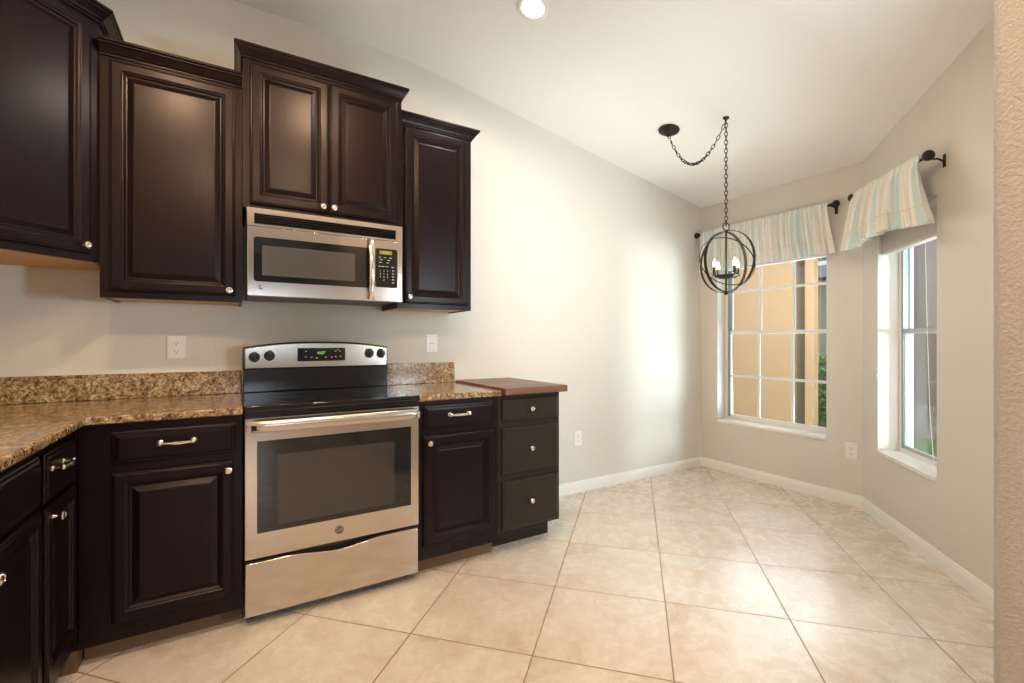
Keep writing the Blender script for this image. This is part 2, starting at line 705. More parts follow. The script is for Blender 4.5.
# ------------------------------------------------------------------ windows
def window(name, x0, x1, z0, z1, ox, oy, rz, depth, cols, grid, split, sm='vinyl'):
    """opening in local wall coordinates; frame set back by depth; a sill board at the bottom"""
    root = bpy.data.objects.new(name, None)
    COL.objects.link(root)
    root['kind'] = 'structure'
    root.location = (ox, oy, 0)
    root.rotation_euler = (0, 0, rz)
    zs = z0 + 0.027
    MB().box(x0 + .0006, x1 - .0006, -0.012, depth + 0.02, z0 + 0.0005, zs).build('window_sill', M['sill'], root, bevel=0.004)
    fr = MB()
    f = 0.026
    y0, y1 = depth, depth + 0.06
    fr.box(x0 + .0006, x0 + f, y0, y1, zs, z1 - .0006)
    fr.box(x1 - f, x1 - .0006, y0, y1, zs, z1 - .0006)
    fr.box(x0 + f, x1 - f, y0, y1, zs, zs + f)
    fr.box(x0 + f, x1 - f, y0, y1, z1 - f, z1 - .0006)
    fr.build('window_frame', M['vinyl'], root)
    ch = MB()
    ch.box(x0 + f, x0 + f + .020, y0 + .002, y1 - .012, zs + f, z1 - f)
    ch.box(x1 - f - .020, x1 - f, y0 + .002, y1 - .012, zs + f, z1 - f)
    ch.build('sash_channel', M['alum'], root)
    for low in (True, False):
        a = zs + f if low else split - 0.014
        b = split + 0.018 if low else z1 - f
        ya = y0 + 0.008 if low else y0 + 0.034
        xx0, xx1 = x0 + f + .004, x1 - f - .004
        sash = MB()
        sw = 0.022
        sash.box(xx0, xx0 + sw, ya, ya + .018, a, b)
        sash.box(xx1 - sw, xx1, ya, ya + .018, a, b)
        sash.box(xx0 + sw, xx1 - sw, ya, ya + .018, a, a + (0.02 if low else 0.028))
        sash.box(xx0 + sw, xx1 - sw, ya, ya + .018, b - 0.028, b)
        so = sash.build('sash', M[sm], root)
        MB().box(xx0 + sw, xx1 - sw, ya + .007, ya + .010, a + .02, b - .028).build('pane', M['glass'], so)
        if grid:
            mu = MB()
            for k in range(1, cols):
                xm = xx0 + (xx1 - xx0) * k / cols
                mu.box(xm - .011, xm + .011, ya + .003, ya + .014, a + .02, b - .028)
            zm = {True: 0.878, False: 1.665}[low]
            mu.box(xx0 + sw, xx1 - sw, ya + .0032, ya + .0142, zm - .011, zm + .011)
            mu.build('muntin', M['vinyl'], so)
    return root


window('window_1', WC0, WC1, 0.447, 1.99, XC, YA, R(-90), 0.12, 3, True, 1.28)
window('window_2', WD0, WD1, 0.447, 1.99, BEND.x, BEND.y, rzD, 0.12, 2, False, 1.265, 'sashgrey')
window('window_3', 0.18, 0.92, 0.45, 2.05, DEND.x, YE, R(180), 0.06, 2, False, 1.28)

# ------------------------------------------------------------------ cabinets
DOOR = [(0, 0), (0, .013), (.004, .017), (.008, .0175), (.011, .021), (.040, .021), (.044, .0165), (.048, .016), (.055, .008), (.060, .0075), (.080, .017), (.085, .0178)]
DRAWER = [(0, 0), (0, .011), (.004, .014), (.012, .015), (.016, .019), (.026, .021), (.030, .021)]
SLAB = [(0, 0), (0, .012), (.010, .019), (.014, .020)]
CROWN = [(0, 0), (.008, .0), (.008, .010), (.014, .012), (.020, .022), (.034, .040), (.040, .044), (.040, .050), (.048, .054), (.048, .066), (0, .066)]


def knob(parent, x, y, z):
    MB().lathe([(.0001, 0), (.008, 0), (.0055, .004), (.0045, .012), (.0075, .016), (.0135, .020), (.0150, .0245), (.0135, .028), (.009, .030), (.0085, .0287), (.0001, .0295)],
               (x, y, z), (0, -1, 0), 20).build('knob', M['chrome'], parent)


def pull(parent, x, y, z, w=0.105):
    mb = MB()
    for s in (-1, 1):
        mb.lathe([(.0001, 0), (.011, 0), (.010, .004), (.006, .007), (.006, .018), (.009, .022), (.010, .027), (.006, .032), (.0001, .033)], (x + s * w / 2, y, z), (0, -1, 0), 16)
    pts, rr = [], []
    for k in range(13):
        t = k / 12
        pts.append((x - w / 2 + w * t, y - .026 - .010 * math.sin(PI * t), z - .001))
        rr.append(.0045 + .0028 * math.sin(PI * t))
    mb.tube(pts, rr, 10)
    mb.build('handle', M['chrome'], parent)


def door(parent, x0, x1, z0, z1, y, kx, kz, m=None):
    d = MB().panel(x0, x1, z0, z1, DOOR, y).build('door', m or M['cab'], parent, bevel=.0010, smooth=False)
    knob(d, kx, y - .020, kz)
    return d


def drawer(parent, x0, x1, z0, z1, y, kind, prof=DRAWER, m=None, kx=None, kz=None):
    d = MB().panel(x0, x1, z0, z1, prof, y).build('drawer', m or M['cab'], parent, bevel=.0010, smooth=False)
    kx = kx if kx is not None else (x0 + x1) / 2
    kz = kz if kz is not None else (z0 + z1) / 2
    if kind == 'pull':
        pull(d, kx, y - .019, kz)
    elif kind == 'knob':
        knob(d, kx, y - .019, kz)
    return d


def crown(parent, path, z, k=.88):
    MB().sweep(path, [(o * k, z + h * .92) for o, h in CROWN]).build('crown_molding', M['cab'], parent, bevel=.0010, smooth=False)


# upper cabinets: each Empty at the bottom middle of its back, local x along the wall
def upper(name, label, x0, x1, depth, z0, z1, doors, crown_path):
    t = thing(name, label, 'cabinet', ((x0 + x1) / 2, YA - .001, z0))
    hw = (x1 - x0) / 2
    h = z1 - z0
    y = -depth
    c = MB()
    c.box(-hw, hw, y, 0, 0.018, h)
    c.box(-hw, hw, y, y + .020, 0, 0.018)
    c.box(-hw, -hw + .014, y + .02, 0, 0, 0.018)
    c.box(hw - .014, hw, y + .02, 0, 0, 0.018)
    c.build('carcass', M['cab'], t, smooth=False)
    MB().box(-hw + .0145, hw - .0145, y + .0205, -.001, 0.006, 0.0175).build('bottom_panel', M['maple'], t)['label'] = 'unpainted honey coloured underside'
    cx = (x0 + x1) / 2
    for (a, b, k0, k1, kx, kz) in doors:
        door(t, a - cx, b - cx, k0 - z0, k1 - z0, y, kx - cx, kz - z0)
    crown(t, [(a - cx, b - YA + .001) for a, b in crown_path], h - .022, .72 if depth > .35 else .9)
    return t


# corner cabinet, its door set diagonally
t = thing('corner_wall_cabinet', 'tall dark diagonal corner wall cabinet at the far left, hung highest above the counter', 'cabinet', (-0.82, 2.55, 1.53))
cx, cy, cz = -0.82, 2.55, 1.53
pl = [(XB + .001, 2.235), (-.80, 2.235), (-.495, 2.54), (-.495, YA - .001), (XB + .001, YA - .001)]
zt = 2.555


def off(pts, dx, dy):
    return [(a - dx, b - dy) for a, b in pts]


c = MB().prism(off(pl, cx, cy), 0.018, zt - cz)
rim = [pl[0], pl[1], pl[2], pl[3]]
c.sweep(off(rim, cx, cy), [(0, 0), (0, .018), (-.02, .018), (-.02, 0)])
c.build('carcass', M['cab'], t, smooth=False)
inner = [(XB + .002, 2.257), (-.809, 2.257), (-.517, 2.549), (-.517, YA - .002), (XB + .002, YA - .002)]
MB().prism(off(inner, cx, cy), .006, .0175).build('bottom_panel', M['maple'], t)['label'] = 'unpainted honey coloured underside'
crown(t, off([(XB + .002, 2.235), (-.80, 2.235), (-.495, 2.54), (-.495, YA - .002)], cx, cy), zt - cz - .022, 1.0)
dm = MB().panel(-.20, .178, .03, zt - cz - .035, DOOR, 0)
d = dm.build('door', M['cab'], t, bevel=.0010, smooth=False)
d.location = ((-.80 - .495) / 2 - cx, (2.235 + 2.54) / 2 - cy, 0)
d.rotation_euler = (0, 0, R(45))
knob(d, .148, -.020, .060)

upper('wall_cabinet', 'dark single door wall cabinet between the corner cabinet and the microwave cabinet', -.4935, .022, .32, 1.386, 2.428,
      [(-.462, -.006, 1.415, 2.392, -.030, 1.437)], [(-.4930, YA - .321), (.0225, YA - .321)])
upper('wall_cabinet', 'dark double door wall cabinet mounted directly above the microwave', .0235, .772, .40, 1.824, 2.538,
      [(.052, .397, 1.842, 2.497, .367, 1.868), (.401, .748, 1.842, 2.497, .418, 1.868)],
      [(.0235, YA - .005), (.0235, YA - .401), (.772, YA - .401), (.772, YA - .005)])
upper('wall_cabinet', 'narrow dark single door wall cabinet at the right end, beside the bare cream wall', .7735, 1.231, .32, 1.388, 2.450,
      [(.810, 1.205, 1.417, 2.418, .834, 1.452)], [(.7735, YA - .321), (1.231, YA - .321), (1.231, YA - .005)])

# base cabinets
YF = 2.236
ZC = 0.895


def base_cab(name, label, cat, ox, oy, rz, hw, depth, z0, zt, m, toem, toe_d=.065):
    t = thing(name, label, cat, (ox, oy, 0), rz)
    c = MB()
    c.box(-hw, hw, -depth, 0, z0, zt)
    c.build('carcass', m, t, smooth=False)
    MB().box(-hw + .002, hw - .002, -depth + toe_d, -.02, 0, z0).build('toe_kick', toem, t, smooth=False)
    return t


dpt = YA - .001 - YF
# left of the range
x0, x1 = -.4925, .020
cx = (x0 + x1) / 2
t = base_cab('base_cabinet', 'black-brown base cabinet left of the range, one wide drawer over one door', 'cabinet', cx, YA - .001, 0, (x1 - x0) / 2, dpt, .078, ZC, M['cab'], M['toe'])
drawer(t, -.400 - cx, -.005 - cx, .741, .862, -dpt, 'pull', kx=-.200 - cx, kz=.809)
door(t, -.400 - cx, -.010 - cx, .147, .709, -dpt, -.030 - cx, .675)
# right of the range
x0, x1 = .787, 1.2505
cx = (x0 + x1) / 2
t = base_cab('base_cabinet', 'dark base cabinet right of the range with one drawer and one door under granite', 'cabinet', cx, YA - .001, 0, (x1 - x0) / 2, dpt, .085, ZC, M['cab'], M['toe'])
drawer(t, .812 - cx, 1.224 - cx, .747, .874, -dpt, 'pull', kx=1.005 - cx, kz=.819)
door(t, .812 - cx, 1.224 - cx, .155, .718, -dpt, .838 - cx, .684)
# three drawer unit
x0, x1 = 1.252, 1.676
cx = (x0 + x1) / 2
t = base_cab('drawer_cabinet', 'brown three drawer cabinet with round knobs under the wooden top', 'cabinet', cx, YA - .001, 0, (x1 - x0) / 2, dpt, .125, .900, M['cab2'], M['cab2'], .115)
for (a, b, kz) in ((.747, .880, .814), (.447, .716, .587), (.137, .414, .285)):
    drawer(t, 1.271 - cx, 1.657 - cx, a, b, -dpt, 'knob', SLAB, M['cab2'], kx=1.456 - cx, kz=kz)
# left run, facing +X
dB = .62 - .02
XFL = -.513
t = base_cab('base_cabinet', 'narrow dark base cabinet in the left run, next to the inside corner', 'cabinet', XB + .001, 2.065, R(90), .1695, XFL - XB, .078, ZC, M['cab'], M['toe'])
dd = XFL - XB
drawer(t, -.147, .145, .705, .856, -dd, 'pull', kx=-.055, kz=.806)
door(t, -.147, .145, .147, .688, -dd, -.105, .655)
t = base_cab('base_cabinet', 'wide dark base cabinet at the left edge of the photo with double doors', 'cabinet', XB + .001, 1.49, R(90), .4045, dd, .078, ZC, M['cab'], M['toe'])
drawer(t, -.387, .387, .715, .862, -dd, None)
door(t, -.387, -.003, .147, .700, -dd, -.028, .651)
door(t, .003, .387, .147, .700, -dd, .026, .651)
# blind corner body under the worktop, joins the two runs
t = base_cab('corner_base_cabinet', 'plain black-brown corner base cabinet filling the inside corner under the granite', 'cabinet', -.812, YA - .001, 0, .317, YA - 2.2365, .078, ZC, M['cab'], M['toe'], .0)

# ------------------------------------------------------------------ worktops
def worktop(name, label, poly, z0, z1, m, cat):
    o = MB().prism(poly, z0, z1).build(name, m, None, bevel=.007, seg=3)
    tag(o, label, cat)
    return o


YW = 2.205
wt = worktop('granite_countertop', 'L-shaped speckled gold granite countertop running left of the range', [(XB + .001, 1.07), (-.468, 1.07), (-.468, YW + .005), (.0225, YW + .005), (.0225, YA - .001), (XB + .001, YA - .001)], ZC + .0005, .925, M['granite'], 'countertop')
MB().box(XB + .021, .0225, YA - .021, YA - .0012, .9255, 1.045).build('backsplash', M['granite'], wt, bevel=.003)
MB().box(XB + .0012, XB + .0205, 1.07, YA - .0012, .9255, 1.045).build('backsplash', M['granite'], wt, bevel=.003)
wt = worktop('granite_countertop', 'short speckled granite countertop between the range and the wooden top', [(.7865, YW + .01), (1.2665, YW + .01), (1.2665, YA - .001), (.7865, YA - .001)], ZC + .0005, .927, M['granite'], 'countertop')
MB().box(.7865, 1.255, YA - .021, YA - .0012, .9275, 1.062).build('backsplash', M['granite'], wt, bevel=.003)
worktop('butcher_block_top', 'reddish brown wooden butcher block top on the drawer cabinet', [(1.2675, 2.180), (1.702, 2.180), (1.702, YA - .001), (1.2675, YA - .001)], .9005, .940, M['butcher'], 'countertop')

# ------------------------------------------------------------------ range
RX = .4045
t = thing('electric_range', 'freestanding stainless steel electric range with black glass cooktop', 'stove', (RX, YA - .02, 0))


def rx(x):
    return x - RX


def ry(y):
    return y - (YA - .02)


body = MB().box(rx(.027), rx(.782), ry(2.238), ry(2.82), .045, .905)
body.build('body', M['enamel'], t, bevel=.002)
for sx in (.06, .75):
    for sy in (2.30, 2.76):
        MB().lathe([(.0001, 0), (.018, 0), (.018, .006), (.009, .010), (.009, .046)], (rx(sx), ry(sy), 0), (0, 0, 1), 14).build('leg', M['blackplastic'], t)
ct = MB().box(rx(.0255), rx(.7835), ry(2.190), ry(2.80), .905, .932).build('cooktop', M['blackgloss'], t, bevel=.006, seg=3)
for (bx, by, br) in ((.215, 2.36, .105), (.595, 2.36, .085), (.215, 2.62, .075), (.595, 2.62, .105)):
    mb = MB()
    mb.lathe([(br, 0), (br, .0004), (br - .003, .0004), (br - .003, 0)], (rx(bx), ry(by), .932), (0, 0, 1), 40, True)
    mb.build('burner_ring', M['ring'], ct)
# black strip under the cooktop lip
MB().box(rx(.030), rx(.779), ry(2.212), ry(2.238), .880, .905).build('front_strip', M['enamel'], t, bevel=.002)
# backguard
MB().box(rx(.028), rx(.782), ry(2.765), ry(2.835), .932, 1.055).build('backguard', M['enamel'], t, bevel=.004)


def arch(x0, x1, z0, z1, zm, n=24):
    pts = [(x0, z0), (x1, z0)]
    for k in range(n + 1):
        s = k / n
        x = x1 + (x0 - x1) * s
        e = 1 - abs(2 * s - 1)
        z = z1 + (zm - z1) * (1 - (1 - min(1, e * 1.15)) ** 2)
        pts.append((x, z))
    return pts


MB().extr_y([(rx(a), b) for a, b in arch(.026, .784, 1.052, 1.168, 1.200)], ry(2.768), ry(2.838)).build('panel_housing', M['enamel'], t, bevel=.004)
cp = MB().extr_y([(rx(a), b) for a, b in arch(.036, .775, 1.058, 1.163, 1.192)], ry(2.755), ry(2.770)).build('control_panel', M['steel'], t, bevel=.003)
dp = MB().box(rx(.285), rx(.535), ry(2.750), ry(2.756), 1.091, 1.164).build('clock_display', M['blackgloss'], cp, bevel=.003)
text('clock_digits', '4:07', .024, M['green'], dp, (rx(.405), ry(2.7485), 1.136))
for bx, bz in ((.327, 1.146), (.327, 1.115), (.355, 1.112), (.382, 1.108), (.43, 1.112), (.462, 1.112), (.482, 1.146), (.505, 1.146), (.495, 1.156), (.482, 1.115), (.508, 1.115)):
    MB().box(rx(bx) - .005, rx(bx) + .005, ry(2.7492), ry(2.7505), bz - .0022, bz + .0022).build('touch_pad', M['print'], dp)
for (kx, kz) in ((.079, 1.118), (.149, 1.124), (.671, 1.131), (.740, 1.129)):
    kn = MB().lathe([(.0001, 0), (.026, 0), (.026, .006), (.021, .010), (.019, .024), (.0001, .026)], (rx(kx), ry(2.755), kz), (0, -1, 0), 28).build('control_knob', M['blackplastic'], t)
    MB().box(rx(kx) - .0055, rx(kx) + .0055, ry(2.755) - .034, ry(2.755) - .012, kz - .027, kz + .029).build('knob_grip', M['blackplastic'], kn, bevel=.003)
    MB().box(rx(kx) - .001, rx(kx) + .001, ry(2.755) - .0346, ry(2.755) - .0338, kz + .012, kz + .026).build('knob_marker', M['print'], kn)

# oven door
dr = MB()
X0, X1, Z0, Z1 = .030, .779, .287, .876
gx0, gx1, gz0, gz1 = .073, .741, .390, .779
dr.box(rx(X0), rx(gx0), ry(2.205), ry(2.236), Z0, Z1)
dr.box(rx(gx1), rx(X1), ry(2.205), ry(2.236), Z0, Z1)
dr.box(rx(gx0), rx(gx1), ry(2.205), ry(2.236), Z0, gz0)
dr.box(rx(gx0), rx(gx1), ry(2.205), ry(2.236), gz1, Z1)
od = dr.build('oven_door', M['steel'], t, smooth=False)
MB().box(rx(gx0) + .0005, rx(gx1) - .0005, ry(2.2075), ry(2.235), gz0 + .0005, gz1 - .0005).build('door_glass', M['blackgloss'], od)
MB().box(rx(.150), rx(.658), ry(2.2065), ry(2.2074), .413, .715).build('oven_window', M['ovenglass'], od)['label'] = 'paler inner viewing window'
# wide bowed handle across the top of the door
hl = MB()
loops = []
n = 20
for k in range(n + 1):
    s = k / n
    x = rx(.033) + (rx(.776) - rx(.033)) * s
    e = min(1, min(s, 1 - s) / .03)
    yy = ry(2.205) - .008 - .028 * math.sqrt(max(0, 1 - (1 - e) ** 2)) - .006 * math.sin(PI * s)
    loops.append([(x, yy + .012 * math.cos(a), .845 + .024 * math.sin(a)) for a in [2 * PI * j / 14 for j in range(14)]])
hl.rings(loops)
hl.box(rx(.034), rx(.050), ry(2.170), ry(2.2055), .822, .854)
hl.box(rx(.759), rx(.775), ry(2.170), ry(2.2055), .822, .854)
hl.build('handle', M['steel'], od)


def badge(parent, x, y, z, r, lm):
    b = MB().lathe([(.0001, 0), (r, 0), (r, .0015), (r * .93, .0025), (.0001, .0025)], (x, y, z), (0, -1, 0), 32).build('badge', M['blackplastic'], parent)
    b['label'] = 'round maker badge'
    MB().lathe([(r * .86, .0024), (r * .86, .0030), (r * .76, .0030), (r * .76, .0024)], (x, y, z), (0, -1, 0), 32, True).build('badge_ring', lm, b)
    text('badge_letters', 'GE', r * 1.0, lm, b, (x, y - .0028, z))


badge(od, rx(.403), ry(2.205), .338, .019, M['chrome'])
# storage drawer with a dipped grip edge
pts = [(rx(.030), .045), (rx(.777), .045)]
for k in range(33):
    s = k / 32
    x = .777 + (.030 - .777) * s
    q = max(0.0, 1 - abs(2 * s - 1) / .56)
    dip = .020 * (q * q * (3 - 2 * q))
    pts.append((rx(x), .268 - dip))
MB().extr_y(pts, ry(2.206), ry(2.237)).build('storage_drawer', M['steel'], t, bevel=.002)

# ------------------------------------------------------------------ microwave
t = thing('microwave_oven', 'stainless over-the-range microwave mounted under the double door cabinet', 'microwave', (RX, YA - .001, 1.41))


def my(y):
    return y - (YA - .001)


def mz(z):
    return z - 1.41


MB().box(rx(.042), rx(.7685), my(2.462), 0, mz(1.418), mz(1.8215)).build('body', M['blackplastic'], t, bevel=.002)
fr = MB()
# top grille surround
fr.box(rx(.040), rx(.069), my(2.436), my(2.461), mz(1.738), mz(1.8215))
fr.box(rx(.734), rx(.770), my(2.436), my(2.461), mz(1.738), mz(1.8215))
fr.box(rx(.069), rx(.734), my(2.436), my(2.461), mz(1.797), mz(1.8215))
fr.box(rx(.069), rx(.734), my(2.436), my(2.461), mz(1.738), mz(1.748))
fr.build('grille_surround', M['steel'], t, smooth=False)
gr = MB()
for k in range(4):
    z = 1.752 + k * .0118
    gr.add([(rx(.0695), my(2.440), mz(z)), (rx(.7335), my(2.440), mz(z)), (rx(.7335), my(2.455), mz(z + .010)), (rx(.0695), my(2.455), mz(z + .010)),
            (rx(.0695), my(2.440), mz(z + .003)), (rx(.7335), my(2.440), mz(z + .003)), (rx(.7335), my(2.455), mz(z + .013)), (rx(.0695), my(2.455), mz(z + .013))],
           [(0, 3, 2, 1), (4, 5, 6, 7), (0, 1, 5, 4), (1, 2, 6, 5), (2, 3, 7, 6), (3, 0, 4, 7)])
gr.build('vent_grille', M['enamel'], t, smooth=False)


def rrect(x0, x1, z0, z1, r, n=5):
    pts = []
    for cx_, cz_, a0 in ((x1 - r, z0 + r, -90), (x1 - r, z1 - r, 0), (x0 + r, z1 - r, 90), (x0 + r, z0 + r, 180)):
        for k in range(n + 1):
            a = R(a0 + 90 * k / n)
            pts.append((cx_ + r * math.cos(a), cz_ + r * math.sin(a)))
    return pts


def plate(x0, x1, z0, z1, r, y0, y1):
    return MB().extr_y([(rx(a), mz(b)) for a, b in rrect(x0, x1, z0, z1, r)], my(y0), my(y1))


md = MB().box(rx(.040), rx(.6125), my(2.434), my(2.461), mz(1.412), mz(1.7365)).build('door', M['steel'], t, bevel=.003)
gl = plate(.067, .600, 1.480, 1.688, .014, 2.4325, 2.436).build('door_glass', M['blackgloss'], md)
plate(.101, .520, 1.509, 1.650, .003, 2.4316, 2.4326).build('door_window', M['mwglass'], md)['label'] = 'grey see-through screen'
cpn = MB().box(rx(.6135), rx(.770), my(2.434), my(2.461), mz(1.412), mz(1.7365)).build('control_panel', M['steel'], t, bevel=.003)
kp = plate(.624, .742, 1.487, 1.692, .010, 2.4325, 2.436).build('keypad', M['blackgloss'], cpn)
MB().box(rx(.646), rx(.712), my(2.4316), my(2.4325), mz(1.662), mz(1.681)).build('display', M['amber'], cpn)
text('display_digits', '4:07', .018, M['green'], cpn, (rx(.679), my(2.4312), mz(1.6715)))
mk = MB()
for (x, z) in ((.648, 1.645), (.675, 1.645), (.705, 1.645), (.655, 1.632), (.695, 1.632), (.652, 1.618), (.69, 1.618), (.648, 1.598), (.665, 1.598), (.685, 1.598), (.716, 1.597)):
    mk.box(rx(x) - .007, rx(x) + .007, my(2.4318), my(2.4325), mz(z) - .0016, mz(z) + .0016)
for z in (1.578, 1.562, 1.546, 1.530, 1.514):
    mk.box(rx(.718) - .006, rx(.718) + .006, my(2.4318), my(2.4325), mz(z) - .0018, mz(z) + .0018)
mk.build('key_legends', M['print'], cpn)
keys = ['1', '2', '3', '4', '5', '6', '7', '8', '9', '', '0', '']
for k, s in enumerate(keys):
    if s:
        text('key_number', s, .012, M['print'], kp, (rx(.650 + .019 * (k % 3)), my(2.4322), mz(1.574 - .0165 * (k // 3))), .0003)
# vertical bowed handle
loops = []
for k in range(17):
    s = k / 16
    z = mz(1.420 + .315 * s)
    yy = my(2.434) - .008 - .034 * math.sin(PI * s) ** .6
    wv = .015
    loops.append([(rx(.599) + wv * math.cos(a), yy + .008 * math.sin(a), z) for a in [2 * PI * j / 12 for j in range(12)]])
MB().rings(loops).build('handle', M['chrome'], md)
badge(md, rx(.094), my(2.434), mz(1.453), .011, M['chrome'])


# ------------------------------------------------------------------ outlets and switches
def outlet(label, x, y, z, rz, kind='outlet', w=.078, h=.118):
    t = thing('electrical_outlet' if kind == 'outlet' else 'wall_switch', label, 'outlet' if kind == 'outlet' else 'switch', (x, y, z), rz)
    MB().panel(-w / 2, w / 2, -h / 2, h / 2, [(0, 0.0003), (0, .003), (.003, .0058), (.006, .006)]).build('cover_plate', M['white'], t)
    if kind == 'outlet':
        for s in (-1, 1):
            so = MB().extr_y([(a, b + s * .0200) for a, b in rrect(-.0165, .0165, -.0135, .0135, .007)], -.0085, -.0058).build('socket', M['white'], t)
            sl = MB()
            sl.box(-.0075, -.0050, -.0089, -.0084, s * .02 - .003, s * .02 + .006)
            sl.box(.0050, .0075, -.0089, -.0084, s * .02 - .002, s * .02 + .006)
            sl.lathe([(.0001, 0), (.0028, 0), (.0028, .0005), (.0001, .0005)], (0, -.0084, s * .02 - .008), (0, -1, 0), 10)
            sl.build('slots', M['slot'], so)
        MB().lathe([(.0001, 0), (.003, 0), (.002, .0012), (.0001, .0014)], (0, -.0058, 0), (0, -1, 0), 10).build('screw', M['chrome'], t)
    else:
        MB().box(-.0165, .0165, -.0085, -.0058, -.034, .034).build('rocker', M['white'], t, bevel=.0015)
        MB().box(-.0165, .0165, -.0089, -.0084, -.001, .001).build('rocker_seam', M['slot'], t)
    return t


outlet('white double socket on the wall above the granite, left of the range', -.262, YA, 1.170, 0)
outlet('white wall plate under the narrow right wall cabinet, right of the range', 1.101, YA, 1.188, 0, 'switch')
outlet('white low outlet on the long wall right of the drawer cabinet', 2.330, YA, .428, 0)
outlet('white low outlet between the two bay windows', XC, 1.590, .402, R(-90))

# ------------------------------------------------------------------ curtain rods and valances
def valance(prefix, label_v, label_r, ox, oy, rz, xa, xb, zr, flare_l, flare_r, fin, ztop, zbot, folds, roff, dips, amp, tilt_z, rep):
    """local x along wall, room towards -y"""
    t = thing('curtain_rod', label_r, 'curtain rod', (ox, oy, 0), rz, None)
    y = -roff
    za, zb_ = zr - tilt_z / 2, zr + tilt_z / 2
    MB().tube([(xa, y, za), (xb, y, zb_)], .008, 12).build('pole', M['bronze'], t)
    for (xe, s, zr) in ((xa, -1, za), (xb, 1, zb_)):
        prof = [(.0001, 0), (.011, 0), (.013, .006), (.009, .012), (.012, .018)]
        for k in range(1, 10):
            a = PI * k / 10
            prof.append((max(.0001, fin * math.sin(a)), .018 + fin * .85 * (1 - math.cos(a))))
        prof.append((.0001, .018 + fin * 1.7))
        MB().lathe(prof, (xe, y, zr), (s, 0, 0), 20).build('finial', M['bronze'], t)
        b = MB()
        bx = xe + s * .012
        b.tube([(bx, -.002, zr - .03), (bx, -.03, zr - .012), (bx, y + .002, zr - .010)], .005, 8)
        b.tube([(bx, y, zr + .006), (bx, y - .012, zr + .002), (bx, y - .010, zr - .011), (bx, y + .006, zr - .012)], .004, 8)
        b.box(bx - .010, bx + .010, -.004, -.0005, zr - .058, zr + .008)
        b.build('bracket', M['bronze'], t)
    # gathered cloth
    v = thing('curtain_valance', label_v, 'valance', (ox, oy, 0), rz, None)
    L = xb - xa
    zr = (za + zb_) / 2
    nx, nz = folds * 12, 22
    rnd = random.Random(len(label_v))
    ph = [rnd.uniform(-.9, .9) for _ in range(folds + 2)]
    am = [rnd.uniform(.6, 1.25) for _ in range(folds + 2)]

    def surf(i, j, back=0.0):
        s = i / nx
        tt = j / nz                       # 0 top, 1 bottom
        q = s * folds
        k = int(q)
        f = q - k
        a = am[k] * (1 - f) + am[k + 1] * f
        p = ph[k] * (1 - f) + ph[k + 1] * f
        w1 = math.sin(2 * PI * q + p)
        w2 = math.sin(4.6 * PI * q + 2 * p)
        z = ztop + (zbot - ztop) * tt
        near = math.exp(-((z - zr) / .020) ** 2)
        A = (.010 + amp * tt ** .7) * a * (1 - .7 * near)
        x = xa + .012 + (L - .024) * s
        x += (s * flare_r - (1 - s) * flare_l) * tt ** 1.2
        x += (.35 * amp * tt) * math.cos(2 * PI * q + p) * a + .004 * math.sin(6 * PI * q) * (1 - tt)
        yy = -roff - .012 - A * (.5 + .4 * w1 + .14 * w2) - .030 * tt
        z -= dips * math.sin(PI * (s * 2.3 + .2)) * tt + .005 * w1 * tt
        z += tilt_z * (s - .5)
        return Vector((x, yy - back, z))

    def strip(j0, j1, name, m, thick, push, par, jag=False):
        mb = MB()
        vs, fs, uvs = [], [], []
        rows = j1 - j0 + 1
        for j in range(j0, j1 + 1):
            for i in range(nx + 1):
                vs.append(surf(i, j, push))
                uvs.append((i / nx * rep, j / nz))
        for r in range(rows - 1):
            for i in range(nx):
                a = r * (nx + 1) + i
                fs.append((a, a + 1, a + nx + 2, a + nx + 1))
        me = bpy.data.meshes.new(name)
        me.from_pydata([tuple(p) for p in vs], [], fs)
        ul = me.uv_layers.new(name='UVMap')
        for lp in me.loops:
            ul.data[lp.index].uv = uvs[lp.vertex_index]
        for p in me.polygons:
            p.use_smooth = True
        me.materials.append(m)
        o = bpy.data.objects.new(name, me)
        COL.objects.link(o)
        o.parent = par
        so = o.modifiers.new('thickness', 'SOLIDIFY')
        so.thickness = thick
        so.offset = 0
        return o

    strip(0, nz, 'cloth', M['fabric'], .0015, 0, v)
    # looped fringe sewn above the hem
    fm = MB()
    jf = int(nz * .76)
    n = folds * 12
    pts = []
    for i in range(n + 1):
        p = surf(i, jf, .004)
        p.z += .004 * math.sin(i * 1.9)
        pts.append(p)
    fm.tube(pts, .0026, 6)
    fm.build('fringe', M['fringe'], v)
    return t, v


valance('c', 'wide pale striped valance gathered over the window behind the pendant', 'dark bronze curtain rod on the window wall behind the pendant',
        XC, YA, R(-90), .055, YA - 1.70, 2.212, -.03, .07, .028, 2.236, 1.842, 23, .075, .006, .046, 0.0, 20)
valance('d', 'pale striped ruffled valance on the angled wall at the right', 'dark bronze curtain rod with big round finial on the angled wall',
        BEND.x, BEND.y, rzD, .095, .925, 2.195, .01, .235, .028, 2.222, 1.825, 8, .085, .018, .085, -.055, 12)


